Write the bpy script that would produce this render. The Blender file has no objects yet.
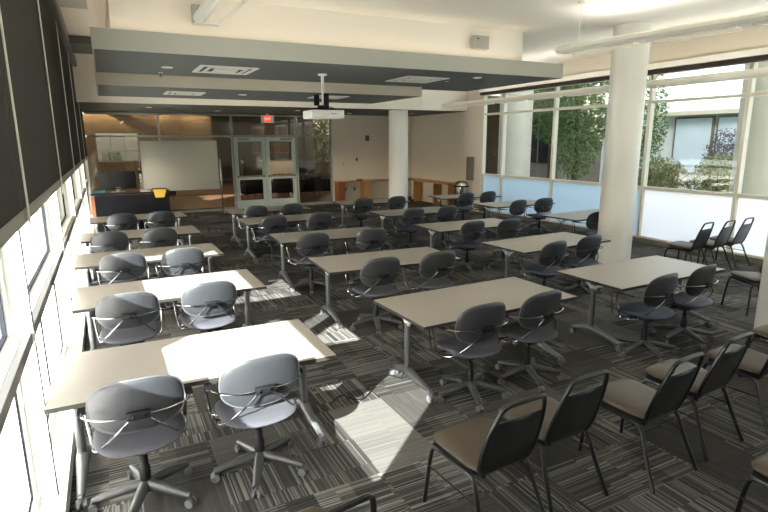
import bpy, bmesh, math, random
from mathutils import Vector, Matrix
random.seed(7)
C = bpy.context.scene.collection
PI = math.pi
SC = bpy.context.scene

# ------------------------------------------------------------------ materials
def newmat(name):
    m = bpy.data.materials.new(name); m.use_nodes = True
    nt = m.node_tree; nt.nodes.clear()
    out = nt.nodes.new('ShaderNodeOutputMaterial')
    return m, nt, out
def srgb(r, g, b):
    f = lambda c: (c/255/12.92) if c/255 <= .04045 else ((c/255+.055)/1.055)**2.4
    return (f(r), f(g), f(b), 1)
def pbr(name, col, rough=.6, metal=0., spec=.5, var=.06, scale=8., bump=0., bscale=200., coat=0.):
    """principled material with a procedural mottling of its colour and an optional grain"""
    m, nt, out = newmat(name)
    b = nt.nodes.new('ShaderNodeBsdfPrincipled')
    b.inputs['Roughness'].default_value = rough; b.inputs['Metallic'].default_value = metal
    b.inputs['Specular IOR Level'].default_value = spec; b.inputs['Coat Weight'].default_value = coat
    tc = nt.nodes.new('ShaderNodeTexCoord')
    n = nt.nodes.new('ShaderNodeTexNoise'); n.inputs['Scale'].default_value = scale; n.inputs['Detail'].default_value = 3
    nt.links.new(tc.outputs['Object'], n.inputs['Vector'])
    mx = nt.nodes.new('ShaderNodeMix'); mx.data_type = 'RGBA'
    lo = tuple(c*(1-var) for c in col[:3])+(1,); hi = tuple(min(1, c*(1+var)) for c in col[:3])+(1,)
    mx.inputs[6].default_value = lo; mx.inputs[7].default_value = hi
    nt.links.new(n.outputs['Fac'], mx.inputs[0]); nt.links.new(mx.outputs[2], b.inputs['Base Color'])
    if bump:
        n2 = nt.nodes.new('ShaderNodeTexNoise'); n2.inputs['Scale'].default_value = bscale
        nt.links.new(tc.outputs['Object'], n2.inputs['Vector'])
        bp = nt.nodes.new('ShaderNodeBump'); bp.inputs['Strength'].default_value = bump; bp.inputs['Distance'].default_value = .002
        nt.links.new(n2.outputs['Fac'], bp.inputs['Height']); nt.links.new(bp.outputs['Normal'], b.inputs['Normal'])
    nt.links.new(b.outputs[0], out.inputs[0])
    return m
def emit(name, col, s):
    m, nt, out = newmat(name)
    e = nt.nodes.new('ShaderNodeEmission'); e.inputs[0].default_value = col; e.inputs[1].default_value = s
    nt.links.new(e.outputs[0], out.inputs[0]); return m
def glass(name, tint=(1, 1, 1, 1), refl=.035):
    m, nt, out = newmat(name)
    t = nt.nodes.new('ShaderNodeBsdfTransparent'); t.inputs[0].default_value = tint
    g = nt.nodes.new('ShaderNodeBsdfGlossy'); g.inputs['Roughness'].default_value = .02
    lw = nt.nodes.new('ShaderNodeLayerWeight'); lw.inputs[0].default_value = .5
    pw = nt.nodes.new('ShaderNodeMath'); pw.operation = 'POWER'; pw.inputs[1].default_value = 5
    f = nt.nodes.new('ShaderNodeMath'); f.operation = 'MULTIPLY_ADD'; f.inputs[1].default_value = .85; f.inputs[2].default_value = refl
    nt.links.new(lw.outputs['Facing'], pw.inputs[0]); nt.links.new(pw.outputs[0], f.inputs[0])
    x = nt.nodes.new('ShaderNodeMixShader')
    nt.links.new(f.outputs[0], x.inputs[0]); nt.links.new(t.outputs[0], x.inputs[1]); nt.links.new(g.outputs[0], x.inputs[2])
    nt.links.new(x.outputs[0], out.inputs[0]); return m
def frosted(name, col, trans=.75):
    m, nt, out = newmat(name)
    tr = nt.nodes.new('ShaderNodeBsdfTranslucent'); tr.inputs[0].default_value = col
    d = nt.nodes.new('ShaderNodeBsdfDiffuse'); d.inputs[0].default_value = col
    x = nt.nodes.new('ShaderNodeMixShader'); x.inputs[0].default_value = 1-trans
    nt.links.new(tr.outputs[0], x.inputs[1]); nt.links.new(d.outputs[0], x.inputs[2])
    g = nt.nodes.new('ShaderNodeBsdfGlossy'); g.inputs['Roughness'].default_value = .25
    y = nt.nodes.new('ShaderNodeMixShader'); y.inputs[0].default_value = .04
    nt.links.new(x.outputs[0], y.inputs[1]); nt.links.new(g.outputs[0], y.inputs[2])
    nt.links.new(y.outputs[0], out.inputs[0]); return m
def wood(name, c1, c2, rough=.45, scale=(1.2, 14, 14)):
    m, nt, out = newmat(name)
    b = nt.nodes.new('ShaderNodeBsdfPrincipled'); b.inputs['Roughness'].default_value = rough
    tc = nt.nodes.new('ShaderNodeTexCoord'); mp = nt.nodes.new('ShaderNodeMapping'); mp.inputs['Scale'].default_value = scale
    n = nt.nodes.new('ShaderNodeTexNoise'); n.inputs['Scale'].default_value = 2.5; n.inputs['Detail'].default_value = 6; n.inputs['Distortion'].default_value = .6
    r = nt.nodes.new('ShaderNodeValToRGB'); r.color_ramp.elements[0].position = .35; r.color_ramp.elements[1].position = .7
    r.color_ramp.elements[0].color = c1; r.color_ramp.elements[1].color = c2
    nt.links.new(tc.outputs['Object'], mp.inputs[0]); nt.links.new(mp.outputs[0], n.inputs['Vector'])
    nt.links.new(n.outputs['Fac'], r.inputs[0]); nt.links.new(r.outputs[0], b.inputs['Base Color']); nt.links.new(b.outputs[0], out.inputs[0])
    return m

def carpet_material():
    """quarter-turned striped carpet tiles: stripe direction, tone and contrast change from tile to tile"""
    m, nt, out = newmat('striped_carpet_tiles')
    N, L = nt.nodes, nt.links
    def math_(op, a, b=None):
        n = N.new('ShaderNodeMath'); n.operation = op
        for i, v in enumerate((a, b)):
            if v is None: continue
            if isinstance(v, (int, float)): n.inputs[i].default_value = v
            else: L.new(v, n.inputs[i])
        return n.outputs[0]
    tc = N.new('ShaderNodeTexCoord'); s = N.new('ShaderNodeSeparateXYZ'); L.new(tc.outputs['Object'], s.inputs[0])
    T = .5
    tx = math_('FLOOR', math_('DIVIDE', s.outputs[0], T)); ty = math_('FLOOR', math_('DIVIDE', s.outputs[1], T))
    cb = N.new('ShaderNodeCombineXYZ'); L.new(tx, cb.inputs[0]); L.new(ty, cb.inputs[1])
    w = N.new('ShaderNodeTexWhiteNoise'); w.noise_dimensions = '3D'; L.new(cb.outputs[0], w.inputs['Vector'])
    sc = N.new('ShaderNodeSeparateColor'); L.new(w.outputs['Color'], sc.inputs[0])
    par = math_('GREATER_THAN', sc.outputs[1], .5)
    mxu = N.new('ShaderNodeMix'); mxu.data_type = 'FLOAT'
    L.new(par, mxu.inputs[0]); L.new(s.outputs[0], mxu.inputs[2]); L.new(s.outputs[1], mxu.inputs[3])
    u = mxu.outputs[0]
    mxv = N.new('ShaderNodeMix'); mxv.data_type = 'FLOAT'
    L.new(par, mxv.inputs[0]); L.new(s.outputs[1], mxv.inputs[2]); L.new(s.outputs[0], mxv.inputs[3])
    def stripes(freq, off, seg=4.0, jit=.0):
        a = math_('FLOOR', math_('MULTIPLY', u, freq))
        c = N.new('ShaderNodeCombineXYZ'); L.new(a, c.inputs[0]); L.new(math_('ADD', w.outputs['Value'], off), c.inputs[1])
        h = N.new('ShaderNodeTexWhiteNoise'); h.noise_dimensions = '2D'; L.new(c.outputs[0], h.inputs['Vector'])
        L.new(math_('FLOOR', math_('ADD', math_('MULTIPLY', mxv.outputs[0], seg), math_('MULTIPLY', h.outputs['Value'], jit))), c.inputs[2])
        k = N.new('ShaderNodeTexWhiteNoise'); k.noise_dimensions = '3D'; L.new(c.outputs[0], k.inputs['Vector'])
        return k.outputs['Value']
    fine = stripes(110.0, 0.0, 3.0, 3.0); mid = stripes(30.0, 3.0, 2.0, .0); crs = stripes(4.0, 9.0, 4.0, .0)
    fine = math_('POWER', fine, 2.6)
    v = math_('ADD', math_('MULTIPLY', fine, .62), math_('MULTIPLY', mid, .2))
    v = math_('ADD', v, math_('MULTIPLY', crs, .24))
    # some tiles are nearly plain
    plain = math_('GREATER_THAN', sc.outputs[0], .74)
    mv = N.new('ShaderNodeMix'); mv.data_type = 'FLOAT'
    L.new(math_('MULTIPLY', plain, .8), mv.inputs[0]); L.new(v, mv.inputs[2])
    L.new(math_('ADD', math_('MULTIPLY', sc.outputs[1], .5), .12), mv.inputs[3])
    tone = math_('ADD', math_('MULTIPLY', sc.outputs[2], .55), .62)
    vv = math_('MULTIPLY', mv.outputs[0], tone)
    r = N.new('ShaderNodeValToRGB'); e = r.color_ramp.elements
    e[0].position = 0; e[0].color = (.016, .016, .0155, 1); e[1].position = 1; e[1].color = (.25, .244, .22, 1)
    k = r.color_ramp.elements.new(.30); k.color = (.052, .050, .045, 1)
    L.new(vv, r.inputs[0])
    nz = N.new('ShaderNodeTexNoise'); nz.inputs['Scale'].default_value = 900; L.new(tc.outputs['Object'], nz.inputs['Vector'])
    bp = N.new('ShaderNodeBump'); bp.inputs['Strength'].default_value = .5; bp.inputs['Distance'].default_value = .003
    L.new(nz.outputs['Fac'], bp.inputs['Height'])
    b = N.new('ShaderNodeBsdfPrincipled'); b.inputs['Roughness'].default_value = .95; b.inputs['Specular IOR Level'].default_value = .12
    L.new(r.outputs[0], b.inputs['Base Color']); L.new(bp.outputs[0], b.inputs['Normal']); L.new(b.outputs[0], out.inputs[0])
    return m

M = {}
M['carpet'] = carpet_material()
M['wall'] = pbr('painted_wall', srgb(214, 204, 186), .85, spec=.2, var=.02, scale=2)
M['ceiling'] = pbr('painted_ceiling', srgb(240, 235, 224), .9, spec=.1, var=.015, scale=1)
M['fascia'] = pbr('grey_fascia_paint', srgb(186, 188, 178), .7, spec=.25, var=.02, scale=2)
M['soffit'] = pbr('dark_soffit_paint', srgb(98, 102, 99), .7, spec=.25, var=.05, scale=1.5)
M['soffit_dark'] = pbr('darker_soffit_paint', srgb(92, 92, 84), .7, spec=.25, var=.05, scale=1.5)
M['column'] = pbr('column_paint', srgb(222, 221, 212), .6, spec=.3, var=.012, scale=1.5)
M['frame'] = pbr('painted_window_frame', srgb(216, 211, 194), .45, spec=.4, var=.02)
M['frame_white'] = pbr('white_mullion', srgb(235, 237, 230), .45, var=.02)
M['rail'] = pbr('grey_rail', srgb(84, 83, 82), .4, var=.03)
M['alu'] = pbr('anodised_frame', srgb(150, 152, 140), .45, metal=.2, var=.03)
M['door_alu'] = pbr('door_frame_paint', srgb(190, 200, 190), .45, metal=.1, var=.02)
M['glass'] = glass('clear_glass', (.93, .97, .95, 1))
M['glass_left'] = glass('clear_window_glass', (.97, .99, .985, 1), .03)
M['glass_dim'] = glass('tinted_partition_glass', (.84, .82, .77, 1), .05)
M['frost'] = frosted('frosted_film', (.97, .975, .97, 1), .85)
M['frost_skylight'] = frosted('frosted_film_painted_skylight', (.69, .81, .87, 1))  # same film, with the sky's blue light painted into its colour
M['blind'] = pbr('blind_fabric', srgb(54, 54, 49), .85, spec=.15, var=.08, scale=3, bump=.3, bscale=400)
M['hem'] = pbr('blind_hem', srgb(132, 128, 120), .5, var=.04)
M['chain'] = pbr('bead_chain', srgb(205, 203, 190), .35, metal=.5)
M['valance'] = pbr('blind_housing_paint', srgb(84, 88, 92), .45, var=.03)
M['top'] = pbr('beige_grey_laminate', srgb(152, 146, 136), .42, spec=.4, var=.035, scale=30, bump=.05, bscale=500)
M['edge'] = pbr('dark_edge_band', srgb(46, 44, 41), .55, spec=.3, var=.04)
M['tleg'] = pbr('silver_table_leg', srgb(104, 107, 108), .35, metal=.6, var=.03)
M['footgrey'] = pbr('grey_cast_foot', srgb(100, 102, 102), .4, metal=.4, var=.03)
M['tlight'] = pbr('light_grey_casting', srgb(190, 192, 188), .4, metal=.3, var=.03)
M['black'] = pbr('black_plastic', srgb(15, 15, 17), .55, spec=.25, var=.1)
M['wheel'] = pbr('grey_caster_plastic', srgb(88, 90, 92), .5, var=.08)
M['chrome'] = pbr('chrome_wire', srgb(150, 152, 155), .16, metal=1., var=.02)
M['vinyl'] = pbr('grey_vinyl', srgb(46, 48, 51), .40, spec=.5, var=.06, scale=14, bump=.12, bscale=350)
M['seatfab'] = pbr('slate_seat_fabric', srgb(70, 71, 76), .8, spec=.2, var=.07, scale=40, bump=.35, bscale=600)
M['seatblue'] = pbr('dark_navy_vinyl', srgb(52, 60, 76), .5, spec=.4, var=.06, scale=14)
M['piping'] = pbr('pale_edge_piping', srgb(84, 87, 89), .4, var=.03)
M['star'] = pbr('dark_grey_nylon', srgb(54, 56, 56), .42, var=.06)
M['taupe'] = pbr('taupe_vinyl', srgb(72, 63, 51), .46, spec=.35, var=.05, scale=16, bump=.1, bscale=300)
M['blackvinyl'] = pbr('black_vinyl', srgb(40, 42, 42), .42, spec=.45, var=.08, scale=16, bump=.1, bscale=300)
M['blacksteel'] = pbr('black_steel_tube', srgb(34, 36, 36), .3, metal=.35, var=.08)
M['white'] = pbr('white_plastic', srgb(232, 232, 226), .4, var=.02)
M['offwhite'] = pbr('off_white_metal', srgb(226, 224, 212), .4, var=.02)
M['greybox'] = pbr('grey_speaker_case', srgb(176, 174, 168), .5, var=.03)
M['wood'] = wood('oak_veneer', srgb(150, 104, 56), srgb(196, 146, 86))
M['wood_red'] = wood('reddish_veneer', srgb(120, 66, 36), srgb(160, 96, 56))
M['wood_v'] = wood('upright_oak_veneer', srgb(146, 98, 50), srgb(190, 138, 78), scale=(14, 14, 1.2))
M['navy'] = pbr('dark_navy_laminate', srgb(12, 13, 20), .75, spec=.2, var=.08)
M['wboard'] = pbr('whiteboard_enamel', srgb(160, 157, 146), .2, spec=.6, var=.01)
M['red'] = pbr('red_plastic', srgb(168, 40, 32), .4)
M['darkred'] = pbr('dark_red_plastic', srgb(96, 24, 22), .4)
M['yellow'] = pbr('yellow_paper', srgb(206, 166, 66), .8)
M['brown'] = pbr('brown_cardboard', srgb(112, 76, 40), .8)
M['pocket'] = pbr('dark_shade_pocket', srgb(52, 42, 34), .8)
M['edge_line'] = pbr('dark_edge_line', srgb(34, 36, 44), .7, spec=.2)  # colour of the dark strips added along the left mullions
M['stairbrown'] = pbr('brown_stair_paint', srgb(84, 70, 56), .7)
M['teal'] = pbr('teal_card', srgb(70, 134, 150), .7)
M['steel'] = pbr('brushed_steel', srgb(190, 188, 180), .25, metal=1.)
M['grey'] = pbr('mid_grey_metal', srgb(128, 124, 114), .45, metal=.2)
M['concrete'] = pbr('exterior_concrete', srgb(196, 190, 176), .9, spec=.2, var=.12, scale=2)
M['paving'] = pbr('pale_paving', srgb(226, 224, 216), .9, spec=.2, var=.06, scale=1)
M['stucco'] = pbr('white_stucco', srgb(212, 218, 222), .9, spec=.15, var=.05, scale=3)
M['bluepanel'] = pbr('pale_blue_panel', srgb(206, 222, 236), .35, var=.1, scale=1.5)
M['darkbldg'] = pbr('dark_stone', srgb(124, 116, 106), .9, var=.2, scale=1)
M['leaf'] = pbr('green_leaves', srgb(88, 112, 62), .7, var=.45, scale=1.8)
M['leaf2'] = pbr('olive_leaves', srgb(122, 124, 74), .7, var=.5, scale=1.8)
M['leaf3'] = pbr('dusky_purple_leaves', srgb(96, 84, 92), .7, var=.35, scale=2)
M['bark'] = pbr('bark', srgb(84, 68, 54), .9, var=.3)
M['lobbyfloor'] = pbr('brown_lobby_floor', srgb(112, 84, 64), .35, var=.1, scale=1)
M['lobbywall'] = pbr('taupe_lobby_wall', srgb(108, 97, 80), .8, var=.06, scale=1)
M['skin'] = pbr('skin', srgb(196, 148, 120), .6)
M['hair'] = pbr('dark_hair', srgb(28, 22, 20), .6)
M['cloth'] = pbr('dark_green_cloth', srgb(44, 50, 44), .85)
M['lens'] = emit('fluorescent_lens', (1, .82, .58, 1), .95)
M['can'] = emit('downlight_lens', (1, .92, .78, 1), .7)
M['exit'] = emit('exit_red', (1, .10, .06, 1), 1.0)
M['exit_w'] = emit('exit_letters', (1, .75, .7, 1), 1.1)
M['cove'] = emit('warm_cove_lamp', (1, .74, .42, 1), 130)

# ------------------------------------------------------------------ mesh helpers
class MB:
    def __init__(s): s.bm = bmesh.new()
    def box(s, x0, x1, y0, y1, z0, z1, bev=0., mat=None, seg=2):
        g = bmesh.ops.create_cube(s.bm, size=1)['verts']
        for v in g:
            v.co = Vector(((x0+x1)/2+v.co.x*(x1-x0), (y0+y1)/2+v.co.y*(y1-y0), (z0+z1)/2+v.co.z*(z1-z0)))
        if bev:
            ed = list({e for v in g for e in v.link_edges})
            r = bmesh.ops.bevel(s.bm, geom=ed, offset=bev, segments=seg, affect='EDGES', profile=.5)
            g = list({v for f in r['faces'] for v in f.verts} | {v for v in g if v.is_valid})
        if mat is not None:
            for v in g: v.co = mat @ v.co
        return s
    def tube(s, pts, r, n=8, closed=False, cap=True, flat=1.):
        pts = [Vector(p) for p in pts]; N = len(pts)
        rr = r if isinstance(r, (list, tuple)) else [r]*N
        tang = []
        for i in range(N):
            a = pts[(i-1) % N] if (closed or i > 0) else pts[i]
            b = pts[(i+1) % N] if (closed or i < N-1) else pts[i]
            tang.append((b-a).normalized())
        up = Vector((0, 0, 1)) if abs(tang[0].z) < .9 else Vector((1, 0, 0))
        nrm = (up - tang[0]*up.dot(tang[0])).normalized()
        rings = []
        for i in range(N):
            t = tang[i]; nrm = (nrm - t*nrm.dot(t)).normalized(); bn = t.cross(nrm)
            rings.append([s.bm.verts.new(pts[i] + (nrm*math.cos(2*PI*k/n) + bn*math.sin(2*PI*k/n)*flat)*rr[i]) for k in range(n)])
        for i in range(N if closed else N-1):
            a, b = rings[i], rings[(i+1) % N]
            for k in range(n): s.bm.faces.new((a[k], a[(k+1) % n], b[(k+1) % n], b[k]))
        if cap and not closed:
            s.bm.faces.new(list(reversed(rings[0]))); s.bm.faces.new(rings[-1])
        return s
    def cyl(s, p0, p1, r, n=16): return s.tube([p0, p1], r, n)
    def lathe(s, prof, n=24, cx=0, cy=0):
        rings = []
        for (r, z) in prof:
            rings.append([s.bm.verts.new((cx+r*math.cos(2*PI*k/n), cy+r*math.sin(2*PI*k/n), z)) for k in range(n)])
        for a, b in zip(rings, rings[1:]):
            for k in range(n): s.bm.faces.new((a[k], a[(k+1) % n], b[(k+1) % n], b[k]))
        s.bm.faces.new(list(reversed(rings[0]))); s.bm.faces.new(rings[-1])
        return s
    def pad(s, a, b, t, fn, e=2.5, nr=7, na=36, crown=.35):
        """super-elliptic cushion in (u,v), thickness t, mapped to space by fn(u,v,w)"""
        def sup(th):
            c, q = math.cos(th), math.sin(th)
            return (math.copysign(abs(c)**(2/e), c)*a, math.copysign(abs(q)**(2/e), q)*b)
        sides = []
        for sg in (1, -1):
            cen = s.bm.verts.new(fn(0, 0, sg*t*(1+crown)/2)); rings = []
            for i in range(1, nr+1):
                q = i/nr; q = math.sin(q*PI/2)
                w = sg*t/2*((1-q**6)**.5)*(1+crown*(1-q*q)) if i < nr else 0
                rings.append([s.bm.verts.new(fn(sup(2*PI*k/na)[0]*q, sup(2*PI*k/na)[1]*q, w)) for k in range(na)] if not (i == nr and sg == -1) else sides[0][1][-1])
            sides.append((cen, rings))
        for j, (cen, rings) in enumerate(sides):
            for k in range(na):
                f = (cen, rings[0][k], rings[0][(k+1) % na]); s.bm.faces.new(f if j == 0 else f[::-1])
            for a_, b_ in zip(rings, rings[1:]):
                for k in range(na):
                    f = (a_[k], b_[k], b_[(k+1) % na], a_[(k+1) % na]); s.bm.faces.new(f if j == 0 else f[::-1])
        return s
    def build(s, name, mat, parent=None, smooth=True, angle=40):
        bmesh.ops.recalc_face_normals(s.bm, faces=s.bm.faces)
        me = bpy.data.meshes.new(name); s.bm.to_mesh(me); s.bm.free()
        me.materials.append(M[mat] if isinstance(mat, str) else mat)
        if smooth:
            for p in me.polygons: p.use_smooth = True
            try: me.set_sharp_from_angle(angle=math.radians(angle))
            except Exception: pass
        o = bpy.data.objects.new(name, me); C.objects.link(o)
        if parent is not None: o.parent = parent
        return o
def spline(pts, n=6):
    P = [Vector(p) for p in pts]; out = []
    for i in range(len(P)-1):
        p0, p1, p2, p3 = P[max(i-1, 0)], P[i], P[i+1], P[min(i+2, len(P)-1)]
        for k in range(n):
            t = k/n
            out.append(.5*((2*p1)+(p2-p0)*t+(2*p0-5*p1+4*p2-p3)*t*t+(3*p1-p0-3*p2+p3)*t**3))
    out.append(P[-1]); return out
def thing(name, label, cat, loc=(0, 0, 0), rz=0., group=None):
    o = bpy.data.objects.new(name, None); C.objects.link(o); o.location = loc; o.rotation_euler = (0, 0, rz)
    o.empty_display_size = .1; tag(o, label, cat, group); return o
def tag(o, label, cat, group=None):
    o['label'] = label; o['category'] = cat
    if group: o['group'] = group
    return o
def struct(o): o['kind'] = 'structure'; return o
def sroot(name, loc=(0, 0, 0)):
    o = bpy.data.objects.new(name, None); C.objects.link(o); o.location = loc; o.empty_display_size = .1; return struct(o)
def dup(root):
    r = root.copy(); C.objects.link(r)
    def rec(src, dst):
        for ch in list(src.children):
            c = ch.copy(); C.objects.link(c); c.parent = dst; rec(ch, c)
    rec(root, r); return r

# ------------------------------------------------------------------ room shell
XL, XR, YB, YF = -.5, 10.6, -5.0, 18.6
ZC = 4.2
b = MB(); b.box(XL-.1, XR+.3, YB, YF, -.12, 0); struct(b.build('floor', 'carpet', smooth=False))
b = MB(); b.box(XL-.2, XR+.3, YB, YF+.2, ZC, ZC+.15); struct(b.build('ceiling', 'ceiling', smooth=False))
b = MB(); b.box(XL-.2, XR+.3, YB-.15, YB, 0, ZC); struct(b.build('wall_rear', 'wall', smooth=False))
# the left wall above and below the glazing
b = MB(); b.box(XL-.12, XL, YB, YF, 3.95, ZC); b.box(XL-.12, XL, YB, YF, 0, .12); struct(b.build('wall_left', 'frame_white', smooth=False))
# right: header above the glazing, then solid wall towards the back
WE = 13.95
b = MB(); b.box(XR, XR+.2, YB, WE, 3.70, ZC); b.box(XR, XR+.16, WE, 15.0, 0, ZC); b.box(XR+.15, XR+.3, 15.0, YF, 0, ZC)
b.box(XR, XR+.16, YB, WE, 0, .06)
struct(b.build('wall_right', 'wall', smooth=False))
b = MB(); b.box(XR-.02, XR, YB, WE, 0, .10); struct(b.build('baseboard_right', 'grey', smooth=False))
b = MB(); b.box(7.42, XR+.3, YF, YF+.15, 0, 3.6); struct(b.build('wall_back', 'wall', smooth=False))
b = MB(); b.box(7.42, XR+.15, YF-.015, YF, 0, .1); struct(b.build('baseboard_back', 'soffit_dark', smooth=False))
b = MB(); b.box(XL-.2, 7.42, YF, YF+.14, 3.16, 3.6); struct(b.build('trim_partition', 'soffit_dark', smooth=False))
# low ceiling over the far end with its front fascia
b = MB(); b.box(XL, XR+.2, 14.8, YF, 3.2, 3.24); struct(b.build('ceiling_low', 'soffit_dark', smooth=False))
b = MB(); b.box(XL, XR+.2, 14.76, 14.8, 3.2, ZC); struct(b.build('trim_low_ceiling', 'ceiling', smooth=False))
# floating soffits
def slab(x0, x1, y0, y1, z0, z1, nm, fm='fascia'):
    r = sroot(nm)
    MB().box(x0+.02, x1-.02, y0+.02, y1-.02, z0, z0+.03).build('underside', 'soffit', r, smooth=False)
    q = MB(); q.box(x0, x1, y0, y0+.02, z0, z1); q.box(x0, x1, y1-.02, y1, z0, z1)
    q.box(x0, x0+.02, y0+.02, y1-.02, z0, z1); q.box(x1-.02, x1, y0+.02, y1-.02, z0, z1)
    q.box(x0+.02, x1-.02, y0+.02, y1-.02, z1-.02, z1-.005)
    q.build('fascia', fm, r, smooth=False)
    return r
slab(0, 7.78, 7.84, 10.85, 3.4, 3.65, 'ceiling_soffit_front')
slab(0, 6.2, 10.3, 12.75, 3.2, 3.395, 'ceiling_soffit_rear', 'wall')  # rear fascia uses the wall colour to paint in its warm light
b = MB(); b.box(0.24, 7.05, 8.15, 12.6, 3.655, ZC); struct(b.build('ceiling_bulkhead', 'ceiling', smooth=False))
b = MB(); b.box(-.36, 0.0, 8.2, 9.0, 4.08, ZC-.01); struct(b.build('trim_ceiling_duct', 'fascia', smooth=False))
b = MB(); b.box(-.36, 0.0, 11.9, 13.2, 4.06, ZC-.01); struct(b.build('trim_ceiling_shade_band', 'soffit', smooth=False))  # dark slab that paints in the shading across this ceiling strip

# ------------------------------------------------------------------ columns
def column(x, y, nm, top=ZC, r=.3):
    q = MB(); q.lathe([(r, 0), (r, top)], 48, 0, 0)
    o = q.build(nm, 'column'); o.location = (x, y, 0); return struct(o)
column(8.40, 6.89, 'column_1', r=.305)
column(8.30, 15.2, 'column_2', 3.2, r=.305)
column(6.86, 3.16, 'column_3', r=.30)

# ------------------------------------------------------------------ left window wall
ML = [-5.0, -1.85, 1.02, 3.60, 6.40, 9.30, 12.20, 15.10, 18.6]
for i in range(len(ML)-1):
    y0, y1 = ML[i], ML[i+1]
    w = sroot('window_%d' % (i+1), (XL, y0, 0))
    L = y1-y0
    MB().box(-.11, -.10, .03, L-.03, 1.19, 3.95).build('pane', 'glass_left', w, smooth=False)
    MB().box(-.11, -.10, .03, L-.03, .17, 1.13).build('frosted_pane', 'frost', w, smooth=False)
    q = MB(); q.box(-.12, .03, -.03, .03, .12, 3.95); q.box(-.14, -.07, .03, .07, .12, 3.95); q.box(-.14, -.07, L-.07, L-.03, .12, 3.95)
    q.build('mullion', 'frame_white', w, smooth=False)
    q = MB(); q.box(-.115, -.09, .07, .09, 1.20, 3.95); q.box(-.115, -.09, L-.09, L-.07, 1.20, 3.95); q.box(-.115, -.09, .082, L-.082, 1.195, 1.21)
    q.box(-.115, -.09, .07, .09, .17, 1.13); q.box(-.115, -.09, L-.09, L-.07, .17, 1.13); q.box(-.115, -.09, .082, L-.082, .17, .182); q.box(-.115, -.09, L/2-.02, L/2+.02, .182, 1.13); q.box(.0305, .036, -.032, -.012, .12, 1.12); q.box(.0305, .036, -.032, -.012, 1.2, 1.83)
    q.build('edge_line', 'edge_line', w, smooth=False)  # strips added to draw the dark fringe along the mullion edges
    q = MB(); q.box(-.14, -.06, .03, L-.03, .12, .17); q.box(-.13, -.02, .03, L-.03, 1.13, 1.195)
    q.build('frame', 'frame_white', w, smooth=False)
b = MB(); b.box(XL-.02, XL+.022, YB, 17.9, 1.125, 1.193, .004); struct(b.build('trim_window_rail', 'rail', smooth=False))
b = MB(); b.box(XL, XL+.08, YB, 18.5, 0, .12); struct(b.build('baseboard_left', 'frame_white', smooth=False))
# roller blinds, one to each bay
names_b = ['roller blind lowered to the floor behind the camera on the left',
           'roller blind lowered to the floor at the camera end of the left windows', 'dark roller blind second from the camera on the left windows', 'large dark roller blind filling the upper left corner of view',
           'dark roller blind fourth along the left windows', 'dark roller blind beside the front soffit at left', 'dark roller blind second from the far end of left windows',
           'dark narrow-looking roller blind nearest the podium']
def blind(i, y0, y1, zb, label):
    t = thing('roller_blind', label, 'blind', (XL+.055, (y0+y1)/2, zb), 0, 'roller blinds along the left windows')
    h = (y1-y0)/2-.012
    q = MB(); nz = 10
    q.box(-.002, .002, -h, h, .03, 3.98-zb); q.build('fabric', 'blind', t, smooth=False)
    MB().box(-.014, .014, -h, h, -.035, .035, .006).build('hem_bar', 'hem', t)
    q = MB(); q.cyl((.03, -h+.02, -.1), (.03, -h+.02, 3.95-zb), .006, 6); q.build('bead_chain', 'chain', t)
    return t
BY = ML
for i in range(len(BY)-1):
    blind(i, BY[i], BY[i+1], .22 if i < 2 else 1.86, names_b[i])
t = thing('blind_housing', 'long grey blind housing along the top of the left windows', 'blind housing', (XL, 0, 3.98))
MB().box(.0, .15, -2.2, 17.2, 0, .17, .01).build('cassette', 'valance', t); MB().box(.02, .13, 17.2, 17.22, .01, .16).build('end_cap', 'black', t)

# ------------------------------------------------------------------ right window wall
MR = [13.92, 12.97, 10.90, 8.09, 6.06, 3.25, 1.2, -1.6, -5.0]
for i in range(len(MR)-1):
    y1, y0 = MR[i], MR[i+1]; L = y1-y0
    w = sroot('window_%d' % (i+20), (XR, y0, 0))
    MB().box(.07, .08, .03, L-.03, 1.24, 3.70).build('pane', 'glass', w, smooth=False)
    MB().box(.07, .08, .03, L-.03, .10, 1.19).build('frosted_pane', 'frost_skylight' if i < 3 else 'frost', w, smooth=False)
    q = MB(); q.box(.0, .13, L-.035, L+.035, .06, 3.70, .004); q.build('mullion', 'frame', w, smooth=False)
    q = MB(); q.box(.02, .12, .035, L-.035, 1.18, 1.25); q.box(.02, .12, .035, L-.035, 3.03, 3.09); q.box(.02, .12, .035, L-.035, .06, .13); q.box(.02, .12, .035, L-.035, 3.62, 3.70)
    q.build('frame', 'frame', w, smooth=False)
b = MB(); b.box(XR-.16, XR-.01, YB, 13.9, 3.62, 3.70); struct(b.build('trim_shade_pocket', 'pocket', smooth=False))
b = MB(); b.box(XR-.2, XR, YB, 13.9, 3.705, 3.82); struct(b.build('trim_header', 'ceiling', smooth=False))

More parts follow.
